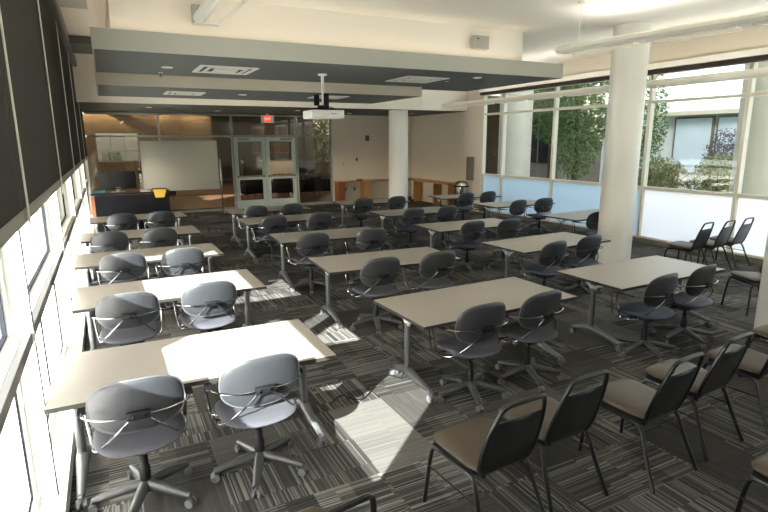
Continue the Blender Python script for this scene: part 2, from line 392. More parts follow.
# ------------------------------------------------------------------ glazed partition at the far end
PX = [XL, 1.61, 3.86, 6.09, 7.42]
ZT, ZD = 3.16, 2.46
for i in range(4):
    x0, x1 = PX[i], PX[i+1]
    w = sroot('window_%d' % (i+40), (x0, YF, 0)); L = x1-x0
    q = MB(); q.box(.03, L-.03, .065, .075, ZD+.03, ZT-.05)
    if i != 2: q.box(.03, L-.03, .065, .075, .08, ZD-.03)
    q.build('pane', 'glass_dim', w, smooth=False)
    q = MB(); q.box(-.035, .035, .02, .13, 0, ZT); q.box(.035, L-.035, .02, .13, ZD-.03, ZD+.03); q.box(.035, L-.035, .02, .13, ZT-.05, ZT)
    if i != 2: q.box(.035, L-.035, .02, .13, 0, .09)
    if i == 3: q.box(L-.06, L, .02, .13, 0, ZT)
    q.build('frame', 'alu', w, smooth=False)
for k in range(2):
    x0 = 3.90 + k*1.08; wd = 1.06
    d = sroot('door_%d' % (k+1), (x0, YF+.05, 0))
    q = MB(); st = .13
    q.box(0, st, 0, .05, .02, ZD-.04); q.box(wd-st, wd, 0, .05, .02, ZD-.04); q.box(st, wd-st, 0, .05, .02, .30); q.box(st, wd-st, 0, .05, ZD-.18, ZD-.04); q.box(st, wd-st, 0, .05, 1.00, 1.13)
    q.build('door_leaf', 'door_alu', d, smooth=False)
    q = MB(); q.box(st, wd-st, .02, .03, .30, 1.0); q.box(st, wd-st, .02, .03, 1.13, ZD-.18); q.build('pane', 'glass_dim', d, smooth=False)
    q = MB(); q.box(.04, wd-.04, -.045, -.02, 1.08, 1.13, .005); q.box(.06, .12, -.03, 0, 1.06, 1.15, .004); q.box(wd-.12, wd-.06, -.03, 0, 1.06, 1.15, .004)
    q.build('push_bar', 'grey', d)
    xa = .12 if k == 0 else wd-.52
    MB().box(xa, xa+.4, -.06, 0, ZD-.14, ZD-.06, .008).build('door_closer', 'alu', d)

# ------------------------------------------------------------------ flip-top tables
def make_table():
    t = thing('folding_table', 'x', 'table')
    MB().box(-.915, .915, -.46, .46, .712, .737, .004).build('tabletop', 'top', t, smooth=False)
    q = MB()
    q.box(-.918, .918, -.463, -.46, .708, .736); q.box(-.918, .918, .46, .463, .708, .735)
    q.box(-.918, -.915, -.46, .46, .708, .735); q.box(.915, .918, -.46, .46, .708, .735)
    q.build('edge_band', 'edge', t, smooth=False)
    q = MB(); q.box(-.76, .76, -.035, .005, .66, .70, .005); q.box(-.70, -.5, -.12, .10, .69, .708); q.box(.5, .70, -.12, .10, .69, .708)
    q.build('support_beam', 'black', t)
    for s in (-1, 1):
        x = s*.80
        g = MB(); g.tube([(x, 0, .13), (x, 0, .62)], [.030, .030], 16); lg = g.build('leg', 'tleg', t)
        g = MB(); g.tube(spline([(x, .24, .085), (x, .14, .115), (x, 0, .15), (x, -.20, .115), (x, -.40, .085)], 4), [.022, .025, .028, .031, .033, .035, .036, .036, .037, .036, .034, .031, .029, .027, .025, .023, .022], 12, flat=1.15); g.build('foot', 'footgrey', lg)
        g = MB(); g.tube([(x, 0, .57), (x, .045, .64), (x, .13, .70)], [.016, .018, .018], 8); g.tube([(x, 0, .57), (x, -.045, .64), (x, -.15, .70)], [.016, .018, .018], 8); g.tube([(x, 0, .62), (x, 0, .66)], .030, 12)
        g.box(x-.025, x+.025, -.18, .16, .70, .708); g.build('bracket', 'tlight', lg)
        for yy in (.25, -.41):
            c = MB(); c.tube([(x-.030, yy, .036), (x-.010, yy, .036)], .036, 16); c.tube([(x+.010, yy, .036), (x+.030, yy, .036)], .036, 16); c.tube([(x-.010, yy, .036), (x+.010, yy, .036)], .012, 8)
            c.box(x-.012, x+.012, yy-.02, yy+.02, .045, .10, .004); c.build('caster', 'wheel', lg)
    return t

# ------------------------------------------------------------------ swivel office chairs
def make_office_chair(seat_mat='seatfab'):
    t = thing('office_chair', 'x', 'chair')
    MB().pad(.268, .268, .06, lambda u, v, w: Vector((u, -.028+v, .462+w+.3*u*u-.5*max(0, v-.10)**2)), 2.7).build('seat', seat_mat, t)
    tilt = math.radians(11)
    def bk(u, v, w):   # wraps forward at its sides
        y = -.235 + .75*u*u - w
        return Vector((u, y - v*math.sin(tilt), .742 + v*math.cos(tilt)))
    br = MB().pad(.265, .184, .042, bk, 2.75).build('backrest', 'vinyl', t)
    e = 2.75; pts = []
    for k in range(44):
        th = 2*PI*k/44; c, q = math.cos(th), math.sin(th)
        pts.append(bk(math.copysign(abs(c)**(2/e), c)*.2655, math.copysign(abs(q)**(2/e), q)*.1845, 0))
    MB().tube(pts, .0055, 6, closed=True).build('piping', 'piping', br)
    q = MB(); R = .0065
    for s in (-1, 1):
        q.tube(spline([(0, -.288, .705), (s*.14, -.288, .708), (s*.245, -.245, .712), (s*.30, -.15, .70), (s*.305, .02, .685), (s*.305, .13, .685), (s*.303, .17, .665), (s*.300, .165, .62), (s*.285, .15, .45), (s*.262, .11, .412), (s*.14, .07, .405), (0, .06, .405)], 4), R, 6)
        q.tube(spline([(s*.305, .09, .682), (s*.302, .10, .62), (s*.285, .065, .45), (s*.262, .03, .412), (s*.14, .0, .405), (0, -.01, .405)], 4), R, 6)
        q.tube(spline([(s*.03, -.285, .70), (s*.13, -.265, .60), (s*.235, -.15, .465), (s*.27, -.05, .425), (s*.262, .05, .412)], 4), R, 6)
    q.build('wire_frame', 'chrome', t)
    for s in (-1, 1):
        MB().box(s*.305-.024, s*.305+.024, -.10, .14, .686, .701, .006).build('armrest', 'black', t)
    pl = MB().box(-.065, .065, -.300, -.270, .68, .73, .004).build('back_bracket', 'black', t)
    for s in (-1, 1): MB().cyl((s*.035, -.307, .705), (s*.035, -.299, .705), .010, 10).build('bolt', 'chrome', pl)
    HB = -.06
    q = MB(); q.box(-.11, .11, -.16, .06, .385, .412, .006); q.build('seat_plate', 'black', t)
    q = MB(); q.lathe([(.034, .13), (.034, .24), (.026, .25), (.026, .32), (.016, .325), (.016, .39)], 14, 0, HB); q.build('gas_lift', 'black', t)
    q = MB(); q.lathe([(.045, .075), (.05, .10), (.045, .135), (.036, .15)], 18, 0, HB)
    ang = [math.radians(90+72*k+14) for k in range(5)]
    for a in ang:
        d = Vector((math.cos(a), math.sin(a), 0)); O = Vector((0, HB, 0))
        q.tube([O+d*.03+Vector((0, 0, .118)), O+d*.12+Vector((0, 0, .108)), O+d*.24+Vector((0, 0, .088)), O+d*.315+Vector((0, 0, .075))], [.036, .032, .027, .021], 10)
    st = q.build('star_base', 'star', t)
    for a in ang:
        d = Vector((math.cos(a), math.sin(a), 0)); n = Vector((-d.y, d.x, 0)); p = d*.312+Vector((0, HB, 0))
        c = MB()
        for s in (-1, 1): c.tube([p+n*(s*.008)+Vector((0, 0, .028)), p+n*(s*.027)+Vector((0, 0, .028))], .028, 14)
        c.tube([p+Vector((0, 0, .028)), p+Vector((0, 0, .075))], .009, 8)
        c.build('caster', 'wheel', st)
    return t

# ------------------------------------------------------------------ stacking chairs
def make_stack_chair():
    t = thing('stacking_chair', 'x', 'chair')
    MB().pad(.228, .225, .060, lambda u, v, w: Vector((u*(1+.25*v), .03+v, .462+w+.06*v)), 5.5, crown=.3).build('seat', 'taupe', t)
    q = MB(); q.pad(.220, .217, .026, lambda u, v, w: Vector((u*(1+.25*v), .03+v, .428+w+.06*v)), 6, nr=4, crown=0); q.build('seat_pan', 'blackvinyl', t)
    def bp(u, z, w):        # the raked plane of the back
        return Vector((u, -.180-(z-.43)*.31-w, z))
    prof = [(.430, .140), (.45, .166), (.49, .188), (.60, .193), (.70, .184), (.775, .168), (.79, .152)]
    q = MB(); rings = []
    for sg, dw in ((1, .018), (-1, -.014)):
        col = []
        for z, hw in prof:
            col.append([q.bm.verts.new(bp(hw*f, z, dw*(1 if abs(f) < .9 and .44 < z < .785 else .35))) for f in (-1, -.93, -.5, 0, .5, .93, 1)])
        rings.append(col)
    for j, col in enumerate(rings):
        for a, b_ in zip(col, col[1:]):
            for k in range(6): q.bm.faces.new((a[k], a[k+1], b_[k+1], b_[k]))
    A, B = rings
    for i in range(len(prof)-1):
        for k in (0, 6): q.bm.faces.new((A[i][k], A[i+1][k], B[i+1][k], B[i][k]))
    for i in (0, len(prof)-1):
        for k in range(6): q.bm.faces.new((A[i][k], A[i][k+1], B[i][k+1], B[i][k]))
    q.build('backrest', 'blackvinyl', t)
    R = .0140
    outl = [(-.155, .415), (-.186, .445), (-.202, .50), (-.204, .60), (-.194, .70), (-.177, .79), (-.163, .845), (-.146, .880), (-.115, .894), (0, .897), (.115, .894), (.146, .880), (.163, .845), (.177, .79), (.194, .70), (.204, .60), (.202, .50), (.186, .445), (.155, .415)]
    MB().tube(spline([bp(u, z, 0) for u, z in outl], 4), R, 8).build('back_frame', 'blacksteel', t)
    q = MB()
    for s in (-1, 1):
        q.tube(spline([bp(s*.155, .415, 0), (s*.18, -.15, .402), (s*.205, -.07, .405), (s*.212, .1, .410), (s*.21, .22, .415)], 4), R*.9, 8)
        q.tube([(s*.236, .245, .27), (s*.222, -.225, .265)], .006, 6)
    q.tube([(-.205, .215, .414), (.205, .215, .414)], R*.9, 8); q.tube([(-.205, -.08, .405), (.205, -.08, .405)], R*.9, 8)
    q.build('seat_frame', 'blacksteel', t)
    for s in (-1, 1):
        MB().tube(spline([(s*.21, .10, .410), (s*.213, .20, .405), (s*.218, .232, .36), (s*.228, .245, .25), (s*.245, .265, .0)], 4), R, 8).build('leg', 'blacksteel', t)
        MB().tube(spline([(s*.20, -.05, .405), (s*.203, -.13, .398), (s*.206, -.175, .36), (s*.222, -.23, .22), (s*.25, -.325, .0)], 4), R, 8).build('leg', 'blacksteel', t)
    return t

table0 = make_table(); chair0 = make_office_chair('seatfab'); stack0 = make_stack_chair()
chairB = make_office_chair('seatblue')
used = set()
def place(src, x, y, rz, label, group):
    o = src if src.name not in used else dup(src)
    used.add(o.name)
    o.location = (x, y, 0); o.rotation_euler = (0, 0, rz); o['label'] = label; o['group'] = group
    return o
ROWS = {'L': 'beside the left windows', 'M': 'in the second column from left', 'R': 'in the third column from left', 'U': 'beside the right windows'}
ORD = {1: 'nearest', 2: 'second-nearest', 3: 'middle', 4: 'fourth', 5: 'farthest'}
ORDU = {1: 'nearest', 2: 'middle', 3: 'farthest'}
TB = {'L1': (.46, 3.93, -.86), 'L2': (.505, 6.05, 0), 'L3': (.44, 8.07, .4), 'L4': (.44, 10.08, 1.0), 'L5': (.52, 12.36, 2.5),
      'M1': (3.15, 4.155, 1.9), 'M2': (3.197, 6.244, -3.1), 'M3': (3.242, 8.39, -3.3), 'M4': (3.192, 10.62, 1.1), 'M5': (3.27, 12.35, 2.7),
      'R1': (5.60, 4.171, .8), 'R2': (5.966, 6.138, 3.4), 'R3': (5.945, 8.14, -1.4), 'R4': (6.044, 10.328, .7), 'R5': (6.08, 12.60, -3.9),
      'U1': (8.95, 8.06, 4.5), 'U2': (8.96, 10.41, 0), 'U3': (8.97, 12.51, -8)}
for k, (x, y, a) in TB.items():
    o = (ORDU if k[0] == 'U' else ORD)[int(k[1])]
    lit = ' partly in bright sun' if k in ('L1', 'L2', 'L3') else ''
    place(table0, x, y, math.radians(a), 'beige-grey classroom table%s, %s table %s' % (lit, o, ROWS[k[0]]), 'classroom tables on caster legs')
CH = {'L1': [(.03, 3.39, 0), (.80, 3.37, 2)], 'L2': [(.06, 5.50, 0), (.83, 5.55, 2)], 'L3': [(.08, 7.60, 0), (.82, 7.56, 3)], 'L4': [(-.06, 9.58, 2), (.70, 9.50, 0)], 'L5': [(.20, 11.85, 3), (.93, 11.78, 0)],
      'M1': [(2.85, 3.62, 2), (3.59, 3.66, 5)], 'M2': [(2.92, 5.75, 1), (3.74, 5.72, 0)], 'M3': [(2.80, 7.78, 2), (3.82, 7.82, 1)], 'M4': [(2.82, 9.95, 6), (3.76, 10.1, 2)], 'M5': [(2.92, 11.82, 5), (3.75, 11.8, 3)],
      'R1': [(5.20, 3.56, 4), (5.98, 3.62, 5)], 'R2': [(5.58, 5.48, 6), (6.42, 5.66, 4)], 'R3': [(5.77, 7.72, 3), (6.52, 7.62, 1)], 'R4': [(5.80, 9.78, 3), (6.66, 9.88, 4)], 'R5': [(5.70, 12.0, 0), (6.66, 12.1, 2)],
      'U1': [(8.70, 7.42, -6)], 'U2': [(8.78, 9.98, 4), (9.62, 10.02, -6)], 'U3': [(8.80, 11.82, 2), (9.55, 12.05, 0)]}
for k, lst in CH.items():
    o = (ORDU if k[0] == 'U' else ORD)[int(k[1])]
    tx, ty, ta = TB[k]
    for j, (bx, by, a) in enumerate(lst):
        a = math.radians(a)
        bx *= .9645; by = ty + min(-.60, max(-.80, by*.9645-ty))
        x = bx - math.sin(a)*.24; y = by + math.cos(a)*.24
        side = 'left' if j == 0 else 'right'
        src = chairB if k[0] in 'RU' or k in ('M4', 'M5') else chair0
        lab = 'grey swivel chair at %s seat of %s table %s' % (side, o, ROWS[k[0]])
        if k in ('U1',): lab = 'swivel chair half hidden behind column, at nearest table beside the right windows'
        place(src, x, y, a, lab, 'grey swivel office chairs at the tables')

SCH = [(1.87, 2.35, 3, 'black stacking chair with brown seat, leftmost of the front row, beside sunlit carpet'),
       (2.43, 2.41, 3, 'black stacking chair second from left in the front row'),
       (3.20, 2.31, 4, 'black stacking chair third from left in the front row, seat fully visible'),
       (3.87, 2.38, 4, 'black stacking chair fourth in the front row, overlapping a chair behind it'),
       (4.62, 2.36, 4, 'black stacking chair cut by the right edge, its back beside the fourth chair'),
       (5.55, 2.50, 0, 'black stacking chair mostly out of frame in front of the near right column'),
       (.61, 2.0, 10, 'stacking chair at bottom left of centre showing only its top rail'),
       (3.27, 1.24, 0, 'stacking chair seat at the bottom right corner of the photo'),
       (7.62, 3.93, 66, 'stacking chair turned sideways, half hidden by the near right column'),
       (8.86, 5.76, 6, 'stacking chair with beige seat, leftmost of three by the right window'),
       (9.40, 5.72, 6, 'stacking chair in the middle of three by the right window'),
       (10.02, 5.76, 6, 'stacking chair rightmost of three by the right window')]
for x, y, a, lab in SCH:
    place(stack0, x, y, math.radians(a), lab, 'black stacking chairs')

# ------------------------------------------------------------------ ceiling things
def pendant(x, y0, y1, z, label, hang, ws=1., rz=0.):
    t = thing('pendant_light', label, 'light', (x, y0, z)); L = y1-y0
    q = MB(); prof = [(-.17*ws, .01), (-.16*ws, .05), (-.11*ws, .08), (0, .09), (.11*ws, .08), (.16*ws, .05), (.17*ws, .01), (.14*ws, -.03), (-.14*ws, -.03)]
    rings = [[q.bm.verts.new((px, yy, pz)) for px, pz in prof] for yy in (0, .02, L-.02, L)]
    for a, b_ in zip(rings, rings[1:]):
        for k in range(len(prof)): q.bm.faces.new((a[k], a[(k+1) % 9], b_[(k+1) % 9], b_[k]))
    q.bm.faces.new(rings[0]); q.bm.faces.new(rings[-1]); q.build('housing', 'offwhite', t); t.rotation_euler = (0, 0, rz)
    sn = 1.22; n = int(L/sn)
    for k in range(n):
        a = L-.12-k*sn; lens = MB().box(-.085*ws, .085*ws, a-1.05, a, -.036, -.0305).build('lens', 'lens', t, smooth=False)
        q = MB()
        for m in range(18): q.box(-.085*ws, .085*ws, a-.04-m*.058, a-.030-m*.058, -.044, -.0365)
        q.box(-.095*ws, -.085*ws, a-1.05, a, -.06, -.0305); q.box(.085*ws, .095*ws, a-1.05, a, -.06, -.0305)
        q.build('louvre', 'offwhite', lens, smooth=False)
    for yy in hang:
        if yy is None: continue
        MB().cyl((0, yy-y0, .085), (0, yy-y0, ZC-z-.02), .006, 8).build('cable', 'white', t)
        q = MB(); q.lathe([(.05, ZC-z-.03), (.05, ZC-z)], 20, 0, yy-y0); q.build('canopy', 'white', t)
    return t
pendant(1.17, -3.0, 6.45, 3.56, 'white linear pendant light with louvre at the upper left', (3.0, -.5))
pendant(7.78, -3.0, 6.48, 3.56, 'white linear pendant light hanging in front of the right column', (6.2, 3.0, -.5), 1., .16)
pendant(9.40, -3.0, 14.3, 3.28, 'long slim pendant light running along the right windows', (1.0,), .45)
def wspeaker(x, z, w, h, label):
    t = thing('wall_speaker', label, 'speaker', (x, 8.15, z))
    MB().box(-w/2, w/2, -.16, -.03, -h/2, h/2, .012).build('cabinet', 'greybox', t)
    MB().box(-w/2+.02, w/2-.02, -.166, -.16, -h/2+.02, h/2-.02).build('grille', 'grey', t) if False else None
    q = MB(); q.box(-.03, .03, -.03, 0, -.05, .05); q.build('wall_mount', 'greybox', t)
    MB().cyl((-.3*w, -.168, .25*h), (-.3*w, -.16, .25*h), .014, 10).build('badge', 'black', t)
wspeaker(1.42, 3.95, .36, .24, 'grey box speaker on the bulkhead behind the left pendant light')
wspeaker(6.02, 3.93, .30, .22, 'small grey box speaker on the bulkhead above the right of the soffit')
def vent(x, y, z, s, label, sy=None):
    sy = sy or s
    t = thing('ceiling_vent', label, 'vent', (x, y, z), 0, 'square ceiling diffusers')
    q = MB(); w = .07
    q.box(-s/2, s/2, -sy/2, -sy/2+w, -.015, 0); q.box(-s/2, s/2, sy/2-w, sy/2, -.015, 0); q.box(-s/2, -s/2+w, -sy/2+w, sy/2-w, -.015, 0); q.box(s/2-w, s/2, -sy/2+w, sy/2-w, -.015, 0)
    q.build('frame', 'white', t, smooth=False)
    q = MB(); q.box(-s/2+w, s/2-w, -sy/2+w, sy/2-w, -.004, 0); q.build('backing', 'black', t, smooth=False)
    for k, f in enumerate((.70, .40)):
        q = MB(); a, c = s/2*f, sy/2*f; ti = .05
        if k == 0:
            q.box(-a, a, -c, -c+ti, -.022, -.006); q.box(-a, a, c-ti, c, -.022, -.006); q.box(-a, -a+ti, -c+ti, c-ti, -.022, -.006); q.box(a-ti, a, -c+ti, c-ti, -.022, -.006)
        else: q.box(-a, a, -c, c, -.026, -.006)
        q.build('slat', 'offwhite', t, smooth=False)
vent(1.86, 9.20, 3.4, .88, 'square white air diffuser at the left of the front soffit')
vent(5.38, 9.12, 3.4, .88, 'square white air diffuser at the right of the front soffit')
vent(1.50, 11.4, 3.2, .70, 'small diffuser at the left of the lower rear soffit')
vent(4.40, 11.2, 3.2, .70, 'small diffuser behind the projector on the lower rear soffit')
def downlight(x, y, z, label, lit=True):
    t = thing('downlight', label, 'light', (x, y, z), 0, 'round recessed downlights')
    q = MB(); q.lathe([(.075, -.012), (.085, -.006), (.085, 0)], 24); q.build('trim_ring', 'white', t)
    q = MB(); q.lathe([(.058, -.0145), (.058, -.012)], 20); q.build('lens', 'can', t)
downlight(6.24, 8.40, 3.4, 'round recessed downlight near the right corner of the front soffit')
downlight(1.0, 9.25, 3.4, 'round recessed downlight near the left corner of the front soffit')
downlight(2.6, 11.3, 3.2, 'round recessed downlight between the two rear soffit diffusers')
for i, (x, y) in enumerate(((1.2, 16.3), (3.2, 17.3), (5.4, 16.3), (7.6, 17.4), (9.6, 16.6))):
    downlight(x, y, 3.2, ['leftmost', 'second from left', 'middle', 'fourth from left', 'rightmost'][i]+' downlight in the low ceiling over the far end')
def sprinkler(x, y, z, label):
    t = thing('sprinkler', label, 'sprinkler', (x, y, z))
    q = MB(); q.lathe([(.035, -.008), (.04, 0)], 16); q.build('escutcheon', 'white', t)
    q = MB(); q.lathe([(.012, -.06), (.012, -.008)], 10); q.lathe([(.03, -.066), (.03, -.061)], 14); q.build('head', 'chrome', t)
sprinkler(.97, 10.0, 3.4, 'small sprinkler head at the left of the front soffit')
sprinkler(6.1, 9.2, 3.4, 'small sprinkler head beside the right diffuser of the front soffit')

# projector
t = thing('projector', 'white ceiling projector hanging from the front soffit on a pole', 'projector', (3.48, 9.10, 2.72))
MB().box(-.30, .30, -.24, .24, -.065, .075, .02).build('body', 'white', t)
q = MB(); q.tube([(-.15, .24, .0), (-.15, .265, .0)], .055, 20); q.build('lens', 'black', t)
MB().box(.05, .15, -.243, -.239, .01, .02).build('badge', 'grey', t, smooth=False)
q = MB(); q.cyl((0, 0, .14), (0, 0, .68), .028, 14); q.build('pole', 'white', t)
q = MB(); q.box(-.19, .19, -.13, .13, .085, .105); q.box(-.08, .08, -.08, .08, .105, .16, .01); q.cyl((-.1, .05, .16), (-.1, .05, .34), .05, 10)
for sx in (-1, 1):
    for sy in (-1, 1): q.cyl((sx*.17, sy*.11, .07), (sx*.17, sy*.11, .10), .012, 8)
q.box(.0, .09, -.06, .06, .16, .36, .01)
q.build('mount', 'black', t)
q = MB(); q.lathe([(.07, .655), (.085, .68)], 20); q.build('ceiling_plate', 'white', t)
MB().tube(spline([(.1, .05, .15), (.2, .08, .13), (.3, .12, .1), (.33, .2, .06)], 5), .008, 6).build('cable', 'black', t)

# exit sign
def text_mesh(s, size, depth, name, mat, parent, loc, rot):
    cu = bpy.data.curves.new(name, 'FONT'); cu.body = s; cu.size = size; cu.extrude = depth; cu.align_x = 'CENTER'; cu.align_y = 'CENTER'
    ob = bpy.data.objects.new(name, cu); C.objects.link(ob)
    me = bpy.data.meshes.new_from_object(ob.evaluated_get(bpy.context.evaluated_depsgraph_get()))
    bpy.data.objects.remove(ob); bpy.data.curves.remove(cu)
    me.materials.clear(); me.materials.append(M[mat]); me.name = name
    o = bpy.data.objects.new(name, me); C.objects.link(o); o.parent = parent; o.location = loc; o.rotation_euler = rot; return o
t = thing('exit_sign', 'red lit EXIT sign hanging above the double doors', 'sign', (5.02, 18.40, 3.02))
MB().box(-.22, .22, -.012, .012, -.13, .13, .004).build('panel', 'white', t)
MB().box(-.13, .13, -.018, -.012, -.10, .10).build('red_face', 'exit', t, smooth=False)
text_mesh('EXIT', .105, .002, 'lettering', 'exit_w', t, (0, -.020, 0), (PI/2, 0, 0))
MB().box(-.03, .03, -.03, .03, .13, .18, .004).build('mount', 'white', t)

# ------------------------------------------------------------------ far end furniture
# rolling whiteboard
t = thing('whiteboard', 'large rolling whiteboard on a metal stand before the glass partition', 'whiteboard', (2.05, 17.55, 0))
MB().box(-1.08, 1.08, -.012, .012, .84, 2.30, .006).build('board', 'wboard', t)
q = MB()
q.box(-1.10, 1.10, -.018, .018, 2.295, 2.315); q.box(-1.10, 1.10, -.018, .018, .825, .845); q.box(-1.10, -1.08, -.018, .018, .845, 2.295); q.box(1.08, 1.10, -.018, .018, .845, 2.295)
q.build('board_frame', 'alu', t, smooth=False)
st = MB()
for s in (-1, 1):
    st.box(s*1.16-.02, s*1.16+.02, -.02, .02, .10, 1.75, .004); st.box(s*1.16-.025, s*1.16+.025, -.32, .32, .07, .11, .004); st.box(min(s*1.10, s*1.16), max(s*1.10, s*1.16), -.01, .01, 1.40, 1.44)
st.box(-1.16, 1.16, -.015, .015, .20, .24); st.box(-1.16, 1.16, -.015, .015, .64, .68); st.build('stand', 'steel', t)
for s in (-1, 1):
    for e in (-.3, .3):
        c = MB(); c.tube([(s*1.16-.015, e, .035), (s*1.16+.015, e, .035)], .035, 14); c.cyl((s*1.16, e, .05), (s*1.16, e, .075), .01, 8); c.build('caster', 'black', t)
# podium desk
t = thing('teaching_desk', 'long dark navy teaching desk with wooden end panel, left far end', 'desk', (.52, 15.0, 0))
MB().box(-.84, .84, .0, .03, .10, .98).build('front_panel', 'navy', t, smooth=False)
MB().box(-.92, -.84, -.02, .7, .0, 1.0).build('end_panel', 'wood_red', t, smooth=False)
MB().box(.84, .88, -.01, .7, .0, 1.0).build('end_panel', 'navy', t, smooth=False)
MB().box(-.92, .92, -.03, .72, 1.0, 1.035, .004).build('desktop', 'black', t)
MB().box(-.84, .84, .1, .6, .0, .10).build('plinth', 'black', t, smooth=False)
MB().box(-.01, .01, -.006, 0, .12, .96).build('seam', 'black', t, smooth=False)
t = thing('monitor', 'wide black monitor on the teaching desk', 'monitor', (.24, 15.3, 1.035))
MB().box(-.43, .43, -.02, .025, .08, .52, .01).build('screen', 'black', t)
q = MB(); q.box(-.05, .05, .02, .05, .0, .3); q.box(-.16, .16, -.08, .12, .0, .015, .005); q.build('foot', 'grey', t)
MB().box(-.06, .06, -.023, -.02, .11, .125).build('badge', 'grey', t, smooth=False)
t = thing('document_camera', 'dark document camera on a stem beside the monitor', 'camera', (.82, 15.32, 1.035))
q = MB(); q.box(-.09, .09, -.08, .08, 0, .03, .008); q.build('base', 'greybox', t)
q = MB(); q.tube(spline([(0, .05, .03), (.0, .06, .25), (-.02, .03, .45), (-.05, -.03, .5)], 5), .014, 8); q.build('arm', 'grey', t)
MB().box(-.12, .0, -.09, .02, .45, .54, .015).build('head', 'black', t)
t = thing('keyboard', 'grey keyboard near the desk edge by the monitor', 'keyboard', (.86, 15.08, 1.035)); MB().box(-.12, .12, -.06, .06, 0, .018, .004).build('case', 'greybox', t)
q = MB()
for r_ in range(4):
    for c_ in range(10): q.box(-.11+c_*.022, -.092+c_*.022, -.05+r_*.025, -.03+r_*.025, .018, .024)
q.build('keys', 'white', t, smooth=False)
t = thing('storage_box', 'brown box with a yellow sheet on the right end of the desk', 'box', (1.18, 15.12, 1.035))
q = MB(); q.box(-.17, .17, -.13, .15, .0, .07, .004); q.build('carton', 'brown', t)
q = MB(); v = [q.bm.verts.new(c) for c in ((-.155, -.165, .055), (.16, -.165, .055), (.10, -.168, -.15), (-.11, -.168, -.15))]; w = [q.bm.verts.new(x.co+Vector((0, .003, 0))) for x in v]
q.bm.faces.new(v); q.bm.faces.new(w[::-1])
for k in range(4): q.bm.faces.new((v[k], w[k], w[(k+1) % 4], v[(k+1) % 4]))
q.build('paper', 'yellow', t, smooth=False)
t = thing('folder_tray', 'teal folder on the left end of the teaching desk', 'folder', (-.22, 15.25, 1.035))
q = MB(); q.box(-.17, .15, -.12, .12, 0, .035, .004); q.box(-.15, .16, -.11, .13, .035, .06, .004); q.build('folders', 'teal', t)

# counter along the back and right walls
t = thing('wall_counter', 'L-shaped oak counter along the back and right walls', 'counter', (7.45, YF-.5, 0))
MB().box(0, 3.27, .02, .48, .80, .845, .005).build('counter_top', 'wood', t)
MB().box(2.77, 3.27, -2.75, .02, .80, .845, .005).build('counter_top', 'wood', t)
for x, m in ((.02, 'wood_red'), (1.05, 'wood_v')):
    MB().box(x, x+.24, .08, .47, 0, .80).build('support_panel', m, t, smooth=False)
for y in (-2.70, -1.75, -.35):
    MB().box(2.92, 3.26, y, y+.05, 0, .80).build('support_panel', 'wood_v', t, smooth=False)
def plate(nm, label, cat, x, z, w, h, mat, yy=YF):
    t = thing(nm, label, cat, (x, yy, z)); MB().box(-w/2, w/2, -.02, 0, -h/2, h/2, .004).build('cover', mat, t)
    return t
t = plate('fire_alarm', 'dark red fire alarm strobe high on the back wall', 'alarm', 8.83, 2.38, .14, .20, 'darkred'); MB().box(-.04, .04, -.035, -.02, -.01, .05, .004).build('strobe', 'red', t)
t = plate('thermostat', 'small dark thermostat on the back wall below the fire alarm', 'thermostat', 8.38, 1.60, .08, .12, 'grey'); MB().box(-.03, .03, -.023, -.02, -.01, .04).build('display', 'black', t, smooth=False)
t = plate('switch_plate', 'beige switch plate on the back wall beside the thermostat', 'switch', 7.93, 1.45, .22, .12, 'fascia')
for k in (-.06, 0, .06): MB().box(k-.012, k+.012, -.026, -.02, -.03, .03).build('rocker', 'white', t, smooth=False)
for i, (x, lab) in enumerate(((7.9, 'left wall outlet under the back counter'), (8.27, 'right wall outlet under the back counter'))):
    t = plate('wall_outlet', 'grey '+lab, 'outlet', x, .52, .10, .14, 'grey'); MB().box(-.02, .02, -.023, -.02, .015, .045).build('socket', 'black', t, smooth=False); MB().box(-.02, .02, -.023, -.02, -.045, -.015).build('socket', 'black', t, smooth=False)
t = thing('stapler', 'small black object lying on the back wall counter', 'stapler', (8.35, 18.28, .845)); q = MB(); q.box(-.13, .13, -.03, .03, 0, .02, .006); q.build('base', 'black', t); q = MB(); q.box(-.12, .10, -.025, .025, .022, .05, .01); q.build('arm', 'black', t)
t = thing('trash_can', 'round trash can with domed steel lid by the right wall', 'trash can', (10.28, 14.55, 0))
q = MB(); q.lathe([(.19, 0), (.22, .05), (.24, .80)], 28); q.build('body', 'steel', t)
q = MB(); q.lathe([(.262, .80), (.27, .82), (.262, .84)], 28); q.build('rim', 'black', t)
q = MB(); q.lathe([(.25, .841), (.23, .90), (.17, .96), (.09, .99), (.085, .985), (.02, .97)], 28); q.build('lid', 'steel', t)
t = thing('wall_cabinet', 'narrow grey glazed cabinet on the right wall beside the window', 'cabinet', (XR, 14.50, 1.38))
q = MB(); q.box(-.03, 0, -.20, -.17, -.38, .38); q.box(-.03, 0, .17, .20, -.38, .38); q.box(-.03, 0, -.17, .17, .35, .38); q.box(-.03, 0, -.17, .17, -.38, -.35); q.build('frame', 'steel', t, smooth=False)
MB().box(-.018, -.004, -.17, .17, -.35, .35).build('door_panel', 'grey', t, smooth=False); MB().box(-.04, -.02, .12, .14, -.06, .06).build('handle', 'steel', t)
# cord on the carpet
q = MB(); q.tube(spline([(1.55, 4.10, .006), (1.7, 4.2, .006), (1.76, 4.10, .006), (1.86, 4.05, .006), (2.05, 4.22, .006), (2.28, 4.38, .006), (2.33, 4.20, .05), (2.345, 4.16, .3)], 6), .006, 6)
tag(q.build('power_cord', 'black'), 'thin black cord on the carpet by a sunlit table foot', 'cord')

